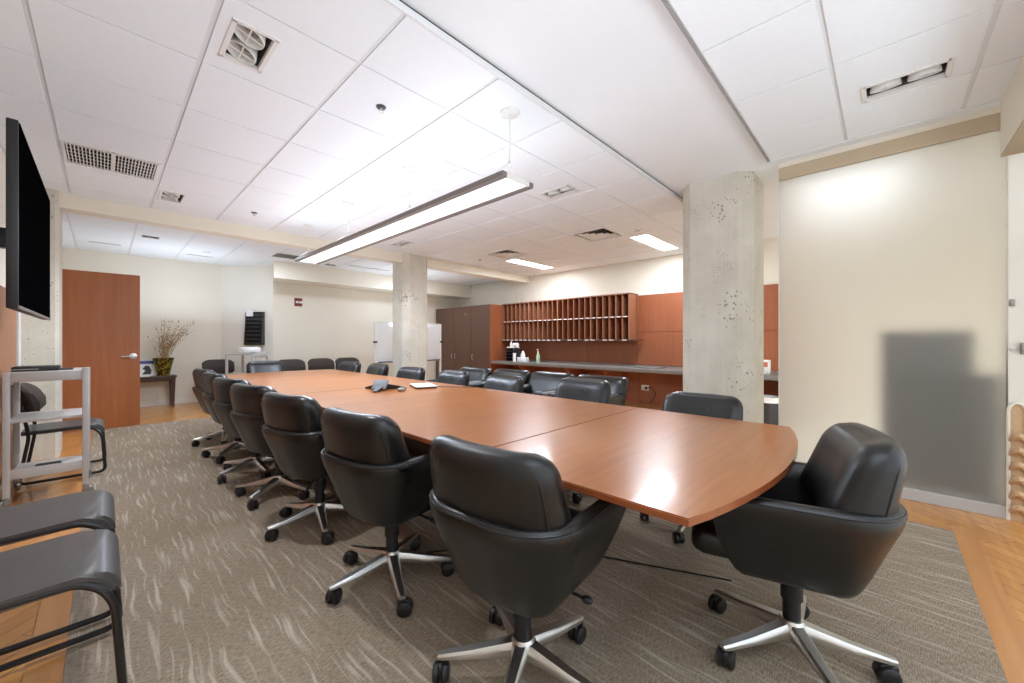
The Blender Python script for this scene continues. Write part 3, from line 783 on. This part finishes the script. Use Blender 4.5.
# ------------------------------------------------------------------ trolleys
def make_cart():
    root = thing('av_trolley', 'x', 'trolley')
    for sx in (-1, 1):
        for sy in (-1, 1): MB().box(sx*.19-.017, sx*.19+.017, sy*.24-.017, sy*.24+.017, .07, .985 if sy < 0 and sx > 0 else .965, .004).build('post', M['cart'], root)
    MB().box(-.19, .19, -.24, .24, .945, .965, .004).box(-.175, .175, -.252, -.232, .895, .965, .004).build('top_shelf', M['cart'], root)
    MB().box(-.185, .185, -.235, .235, .60, .62, .003).build('middle_shelf', M['cart'], root)
    MB().box(-.185, .185, -.235, .235, .20, .215, .003).box(-.175, .175, -.252, -.236, .20, .27, .003).build('bottom_shelf', M['cart'], root)
    cm = MB().lathe((0, 0), [(0, -.012), (.026, -.012), (.032, -.006), (.032, .006), (.026, .012), (0, .012)], 18, Matrix.Translation((-.012, 0, .032)) @ Matrix.Rotation(R(90), 4, 'X'))
    cm.box(-.022, .014, -.020, -.015, .03, .075, .002).box(-.022, .014, .015, .020, .03, .075, .002).box(-.02, .018, -.02, .02, .07, .078, .002)
    first = cm.build('caster', M['grey_metal'], root, 40)
    k = 0
    for sx in (-1, 1):
        for sy in (-1, 1):
            c = first if k == 0 else first.copy()
            if k: COL.objects.link(c); c.parent = root
            c.location = (sx*.19, sy*.24, 0); c.rotation_euler = (0, 0, R(40+70*k)); k += 1
    return root
cart = make_cart(); place(cart, -.29, 4.75, .004, 0, 'grey metal trolley on casters below the television', 'grey equipment trolleys')
place(copy_tree(cart), 1.80, 8.36, 0, R(40), 'grey metal trolley in the far corner under the literature rack', 'grey equipment trolleys')
dv = thing('media_player', 'flat black media player on top of the trolley below the television', 'device', (-.32, 4.70, .969))
MB().box(-.15, .08, -.09, .12, 0, .035, .006).build('case', M['black_plastic'], dv); MB().box(.08, .15, -.04, .06, 0, .012, .003).build('tray', M['dark_plastic'], dv); MB().box(-.151, -.02, -.0905, -.089, .012, .02).build('front_panel', M['grey_metal'], dv, 0)
o = MB().box(-.36, -.23, 4.54, 4.68, .219, .26, .006).build('power_brick', M['black_plastic']); tag(o, 'small black box on the bottom shelf of the trolley', 'device')
o = MB().rbox((0, 0, .05), (.30, .20, .10), .045, 6, lambda p, h: p*(1+.18*math.sin(p.x*40+p.y*33))).build('plastic_bag', M['paper'], None, 60, (1.84, 8.36, .975)); tag(o, 'crumpled white bag on top of the far corner trolley', 'bag')
o = MB().prism([(-.52, 4.02), (-.24, 4.28), (-.20, 4.52), (-.44, 4.40)], .001, .006).build('sheet', M['paper']); tag(o, 'pale grey sheet lying on the oak floor in front of the trolley', 'sheet')
dp = thing('door_stop', 'small dark rubber door stop on the oak floor beside the trolley', 'door stop', (-.25, 4.30, .001)); MB().lathe((0, 0), [(0, 0), (.03, 0), (.028, .03), (.012, .045), (0, .045)], 14).build('bumper', M['black_plastic'], dp); 

# ------------------------------------------------------------------ television
tv = thing('television', 'large black wall television seen edge on at the far left', 'television', (-.30, 4.05, 1.850))
MB().box(-.045, -.004, -.83, .83, -.485, .485, .006).build('housing', M['black_plastic'], tv)
MB().box(-.004, 0, -.815, .815, -.468, .475, .001, 1).build('screen', M['screen'], tv, 0)
MB().box(-.006, .002, -.83, .83, -.487, -.470, .001, 1).build('lower_bezel', M['lamp_metal'], tv)
br_ = MB().box(-.235, -.05, -.05, .05, -.06, .06, .005).box(-.06, -.045, -.35, .35, -.14, -.10, .003).box(-.06, -.045, -.35, .35, .10, .14, .003).box(-.268, -.235, -.20, .20, -.22, .22, .004)
br_.build('wall_bracket', M['black_metal'], tv)

# ------------------------------------------------------------------ ceiling fixtures
def spot_fix(rect, label, sx=1):
    x0_, x1_, y0_, y1_ = rect; root = thing('recessed_spotlight', label, 'ceiling light', ((x0_+x1_)/2, (y0_+y1_)/2, ZC), 0, 'recessed twin spotlights in the tile ceiling')
    hx, hy = (x1_-x0_)/2, (y1_-y0_)/2
    f = MB()
    for (a, b, c, d) in ((-hx-.012, hx+.012, -hy-.012, -hy+.012), (-hx-.012, hx+.012, hy-.012, hy+.012), (-hx-.012, -hx+.012, -hy, hy), (hx-.012, hx+.012, -hy, hy)): f.box(a, b, c, d, -.006, .02, .002, 1)
    f.build('trim_frame', M['white_metal'], root)
    MB().box(-hx, -hx+.004, -hy, hy, .01, .15).box(hx-.004, hx, -hy, hy, .01, .15).box(-hx, hx, -hy, -hy+.004, .01, .15).box(-hx, hx, hy-.004, hy, .01, .15).box(-hx, hx, -hy, hy, .15, .155).build('housing', M['housing'], root, 0)
    for s2 in (-1, 1):
        rot = Matrix.Translation((0, s2*.082, .056)) @ Matrix.Rotation(R(18*sx), 4, 'Y')
        lamp = MB().lathe((0, 0), [(.066, -.055), (.070, -.055), (.070, -.04), (.055, .03), (.03, .06), (0, .06), (0, .052), (.028, .052), (.05, .03), (.062, -.04), (.066, -.055)], 24, rot).build('lamp', M['white_metal'], root)
        gr = MB(); gr.tube([rot @ Vector((-.066, 0, -.05)), rot @ Vector((.066, 0, -.05))], .004, 6); gr.tube([rot @ Vector((0, -.066, -.05)), rot @ Vector((0, .066, -.05))], .004, 6)
        gr.build('cross_baffle', M['white_metal'], lamp)
        MB().lathe((0, 0), [(0, .005), (.052, .005), (.046, .03), (0, .03)], 20, rot).build('bulb', M['bulb'], lamp)
    return root
spl = ['recessed twin spotlight closest above the camera, in the left tile field', 'recessed twin spotlight between the air grille and the far beam', 'recessed twin spotlight right of the near end of the pendant lamp',
       'recessed twin spotlight behind the middle of the pendant lamp', 'recessed twin spotlight in the ceiling above the frosted glass']
for r_, lb, sx in zip(SPOTS, spl, (1, 1, -1, -1, -1)): spot_fix(r_, lb, sx)
def ring_frame(m, x0_, x1_, y0_, y1_, w_, z0_, z1_):
    m.box(x0_, x1_, y0_, y0_+w_, z0_, z1_); m.box(x0_, x1_, y1_-w_, y1_, z0_, z1_); m.box(x0_, x0_+w_, y0_+w_, y1_-w_, z0_, z1_); m.box(x1_-w_, x1_, y0_+w_, y1_-w_, z0_, z1_); return m
# return air grille
x0_, x1_, y0_, y1_ = GRILLE
gr = thing('air_grille', 'white slatted return air grille in the left tile field', 'air grille', ((x0_+x1_)/2, (y0_+y1_)/2, ZC))
hx, hy = (x1_-x0_)/2, (y1_-y0_)/2
ring_frame(MB(), -hx, hx, -hy, hy, .02, -.004, .012).box(-.012, .012, -hy, hy, -.003, .012).build('frame', M['white_metal'], gr, 0)
sl = MB()
for k in range(26):
    x = -hx+.03+(2*hx-.06)*k/25
    sl.box(x-.0035, x+.0035, -hy+.02, hy-.02, -.002, .02)
for k in range(1, 6): y = -hy+2*hy*k/6; sl.box(-hx, hx, y-.0015, y+.0015, .010, .018)
sl.build('slats', M['white_metal'], gr, 0); MB().box(-hx, hx, -hy, hy, .06, .065).build('duct', M['dark_void'], gr, 0)
# square diffusers
for r_, lb in zip(DIFF, ('square air diffuser with stepped louvres beside the nearer fluorescent panel', 'square air diffuser with stepped louvres beside the farther fluorescent panel')):
    x0_, x1_, y0_, y1_ = r_; df = thing('air_diffuser', lb, 'air diffuser', ((x0_+x1_)/2, (y0_+y1_)/2, ZC), 0, 'square ceiling diffusers')
    hx, hy = (x1_-x0_)/2, (y1_-y0_)/2
    ring_frame(MB(), -hx, hx, -hy, hy, .025, -.003, .01).build('frame', M['white_metal'], df, 0)
    for k in range(1, 4):
        a = 1-.24*k; m = MB()
        lo, hi = [(sx*(hx*a+.012), sy*(hy*a+.012), -.002+.004*k) for sx, sy in ((-1, -1), (1, -1), (1, 1), (-1, 1))], [(sx*(hx*a-.028), sy*(hy*a-.028), .034) for sx, sy in ((-1, -1), (1, -1), (1, 1), (-1, 1))]
        A = [m.bm.verts.new(p) for p in lo]; B = [m.bm.verts.new(p) for p in hi]
        for i in range(4): m.bm.faces.new((A[i], A[(i+1) % 4], B[(i+1) % 4], B[i]))
        m.build('louvre', M['white_metal'], df, 0)
    MB().box(-hx, hx, -hy, hy, .10, .105).build('duct', M['dark_void'], df, 0)
# fluorescent panels
for r_, lb in zip(FLUO, ('bright fluorescent ceiling panel nearer the camera, beside the concrete column', 'bright fluorescent ceiling panel farther off, over the pigeonholes')):
    x0_, x1_, y0_, y1_ = r_; fl = thing('fluorescent_panel', lb, 'ceiling light', ((x0_+x1_)/2, (y0_+y1_)/2, ZC), 0, 'fluorescent panels over the counter aisle')
    hx, hy = (x1_-x0_)/2, (y1_-y0_)/2
    ring_frame(MB(), -hx, hx, -hy, hy, .018, -.004, .012).build('frame', M['white_metal'], fl, 0)
    MB().box(-hx+.018, hx-.018, -hy+.018, hy-.018, .004, .01).build('lens', M['fluoro'], fl, 0)
# smoke detectors and sprinklers
for (x, y, lb) in ((1.262, 2.40, 'dark ceiling sprinkler nearest the camera, left of the pendant canopy'), (1.25, 5.49, 'dark ceiling sprinkler near the far drop beam'), (4.97, 5.6, 'small dark ceiling sprinkler before the far concrete column')):
    sp = thing('ceiling_sprinkler', lb, 'sprinkler', (x, y, ZC), 0, 'ceiling sprinklers')
    MB().lathe((0, 0), [(0, .0), (.032, 0), (.030, -.006), (.02, -.008), (0, -.008)], 18).build('escutcheon', M['dark_plastic'], sp)
    MB().lathe((0, 0), [(0, -.008), (.009, -.008), (.008, -.03), (.018, -.032), (.018, -.036), (0, -.036)], 14).build('head', M['chrome'], sp)
sp = thing('smoke_detector', 'small round white detector beside the nearer fluorescent panel', 'detector', (5.08, 2.47, ZC)); MB().lathe((0, 0), [(0, 0), (.05, 0), (.048, -.02), (.03, -.03), (0, -.03)], 20).build('body', M['white_metal'], sp); MB().lathe((0, 0), [(.034, -.026), (.038, -.026), (.036, -.031), (.033, -.03)], 20).build('ring', M['grey_metal'], sp)
# far ceiling slots, spotlight pairs, diffuser
for i, (a, b, c, d) in enumerate(FARH):
    cxx, cyy, hx, hy = (a+b)/2, (c+d)/2, (b-a)/2, (d-c)/2
    lb = ['thin black air slot in the far ceiling above the open door', 'thin black air slot in the far ceiling above the vase', 'dark louvred diffuser in the far ceiling behind the pendant end', 'long dark air slot in the far ceiling left of the concrete column',
          'small twin spotlight in the far ceiling above the door edge', 'small twin spotlight in the far ceiling behind the pendant lamp', 'short thin slot in the far ceiling beside a longer slot'][i]
    nm = ['air_slot', 'air_slot', 'louvre_diffuser', 'air_slot', 'ceiling_spotlight', 'ceiling_spotlight', 'air_slot'][i]
    f = thing(nm, lb, 'ceiling light' if 'spot' in nm else 'air vent', (cxx, cyy, ZF))
    ring_frame(MB(), -hx-.008, hx+.008, -hy-.008, hy+.008, .012, -.003, .012).build('frame', M['white_metal'], f, 0)
    MB().box(-hx, hx, -hy, hy, .05, .055).build('recess', M['dark_void'], f, 0)
    if i == 2:
        sl = MB()
        for k in range(7): y = -hy+2*hy*(k+.5)/7; sl.box(-hx, hx, y-.012, y+.004, -.002, .03)
        sl.build('louvres', M['grey_metal'], f, 0)
    elif 'spot' in nm:
        for s2 in (-1, 1): MB().lathe((s2*hx*.62, 0), [(0, .0), (.032, 0), (.036, .005), (.03, .04), (0, .04)], 16).build('lamp', M['black_plastic'], f)
    else: MB().box(-hx, hx, -.004, .004, -.001, .02).build('vane', M['grey_metal'], f, 0)

# ------------------------------------------------------------------ pendant lamp
pd = thing('pendant_lamp', 'long slim grey pendant lamp hanging over the conference table', 'pendant lamp', (1.895, 3.72, 2.25))
hw = .128; ya, yb = -1.97, 1.93
for s2 in (-1, 1):
    MB().box(s2*hw-.022, s2*hw+.022, ya, yb, -.004, .034, .006).build('side_rail', M['lamp_metal'], pd)
seg = (yb-ya)/3
for k in range(3):
    MB().box(-hw+.022, hw-.022, ya+seg*k+.006, ya+seg*(k+1)-.006, .006, .012).build('diffuser', M['glow_dim' if k == 0 else 'glow'], pd, 0)
    MB().box(-hw+.022, hw-.022, ya+seg*k+.006, ya+seg*(k+1)-.006, .026, .030).build('uplight', M['glow_up'], pd, 0)
for k in range(4):
    y = ya+seg*k+(.008 if k == 0 else -.008 if k == 3 else 0)
    MB().box(-hw+.02, hw-.02, y-.008, y+.008, .0, .034, .002).build('cross_bar', M['white_metal'], pd)
for k, y in enumerate((1.834, 3.079, 4.354, 5.569)):
    yy = y-3.72
    cn = MB().lathe((0, 0), [(0, .49), (.066, .49), (.066, .482), (.05, .476), (.012, .474), (0, .474)], 24, Matrix.Translation((0, yy, 0))).build('canopy', M['white_metal'], pd)
    pts = [(0, yy, .478), (.006, yy, .30), (-.004, yy, .16), (-.06, yy-.01, .05)] if k == 0 else [(0, yy, .478), (0, yy, .14)]
    MB().tube(fillet(pts, .08) if k == 0 else pts, .0045 if k == 0 else .002, 6).build('cable', M['white_metal'], cn)
    w_ = MB()
    for s2 in (-1, 1): w_.tube([(0, yy, .15), (s2*hw, yy, .048)], .0018, 5)
    w_.lathe((0, yy), [(0, .14), (.006, .14), (.006, .165), (0, .165)], 10); w_.build('wire_yoke', M['chrome'], cn)

o = MB().tube(fillet([(1.2, 1.9, .010), (1.75, 1.5, .010), (1.95, 1.0, .010), (2.15, .55, .010)], .3), .004, 6).build('floor_cable', M['black_plastic']); tag(o, 'thin black cable lying on the carpet under the near table end', 'cable')

# ------------------------------------------------------------------ lights
def spot(loc, tgt, power, angle=70, blend=.6, rad=.06, col=(.95, .98, 1.02)):
    l = bpy.data.lights.new('spot', 'SPOT'); l.energy = power; l.spot_size = R(angle); l.spot_blend = blend; l.shadow_soft_size = rad; l.color = col
    o = bpy.data.objects.new('spot', l); COL.objects.link(o); o.location = loc
    o.rotation_euler = (Vector(tgt)-Vector(loc)).to_track_quat('-Z', 'Y').to_euler(); return o
for r_ in SPOTS[:4]:
    cx0, cy0 = (r_[0]+r_[1])/2, (r_[2]+r_[3])/2
    spot((cx0, cy0, 2.66), (cx0, cy0, 0), 52 if cx0 < 1 else 30, 125, .9)
spot((3.29, -.08, 2.66), (4.2, .33, 2.27), 3.5, 46, 1.0)
def area(loc, sx, sy, power, rot=(0, 0, 0), col=(.84, .96, 1.14)):
    l = bpy.data.lights.new('area', 'AREA'); l.shape = 'RECTANGLE'; l.size = sx; l.size_y = sy; l.energy = power; l.color = col
    o = bpy.data.objects.new('area', l); COL.objects.link(o); o.location = loc; o.rotation_euler = rot; return o
area((1.895, 4.35, 2.245), .2, 2.55, 46)
area((5.35, .26, 2.765), 1.1, .8, 3.6, (0, 0, 0), (.9, .97, 1.08))  # added lamp behind the frosted glass, matches no visible fixture
for r_ in FLUO: area(((r_[0]+r_[1])/2, (r_[2]+r_[3])/2, 2.73), 1.15, .25, 24)
for s2 in (-1, 1):
    area((1.895+s2*.10, 3.70, 2.30), .07, 3.8, 4, (0, R(s2*(180-72)), 0))
area((1.79, 3.4, .90), 1.2, 5.6, 26, (R(180), 0, 0))  # added upward fill over the table to brighten the ceiling
for (x, y, p_) in ((.4, -.7, 28), (2.6, -1.3, 10)):  # added upward fills behind the camera, no lamps stand there
    area((x, y, 1.75), .6, .6, p_, (R(180), 0, 0))
area((4.62, -.28, .6), .5, .5, 16, (0, R(-90), 0), (.95, .98, 1.02))  # added lamp hidden behind the board, brightens the space past the glass
area((2.0, 7.6, 2.70), .3, .3, 12)  # added downward fill below the far ceiling, no fixture there
area((5.0, 7.6, 2.70), .3, .3, 12)  # second added fill below the far ceiling
for x, y in ((.9, 8.6), (4.6, 7.6)): area((x, y, 1.5), .9, .9, 9, (R(180), 0, 0))  # added upward fills for the far end of the room

w = bpy.data.worlds.new('World'); scene.world = w; w.use_nodes = True
w.node_tree.nodes['Background'].inputs['Color'].default_value = (.90, .97, 1.05, 1)
w.node_tree.nodes['Background'].inputs['Strength'].default_value = 1.0

# ------------------------------------------------------------------ camera
cam = bpy.data.cameras.new('camera'); co = bpy.data.objects.new('camera', cam); COL.objects.link(co)
cam.sensor_width = 36; cam.lens = 390/1024*36; cam.clip_start = .05
cam.shift_y = -1/1024
co.location = (0, 0, 1.2); co.rotation_euler = (R(90), 0, -math.atan2(408, 390))
scene.camera = co
scene.view_settings.view_transform = 'Standard'; scene.view_settings.look = 'None'
scene.view_settings.exposure = .77; scene.view_settings.gamma = 1; scene.view_settings.use_curve_mapping = False
scene.cycles.use_denoising = True
scene.cycles.max_bounces = 10; scene.cycles.diffuse_bounces = 6; scene.cycles.transmission_bounces = 6
scene.cycles.sample_clamp_indirect = 6
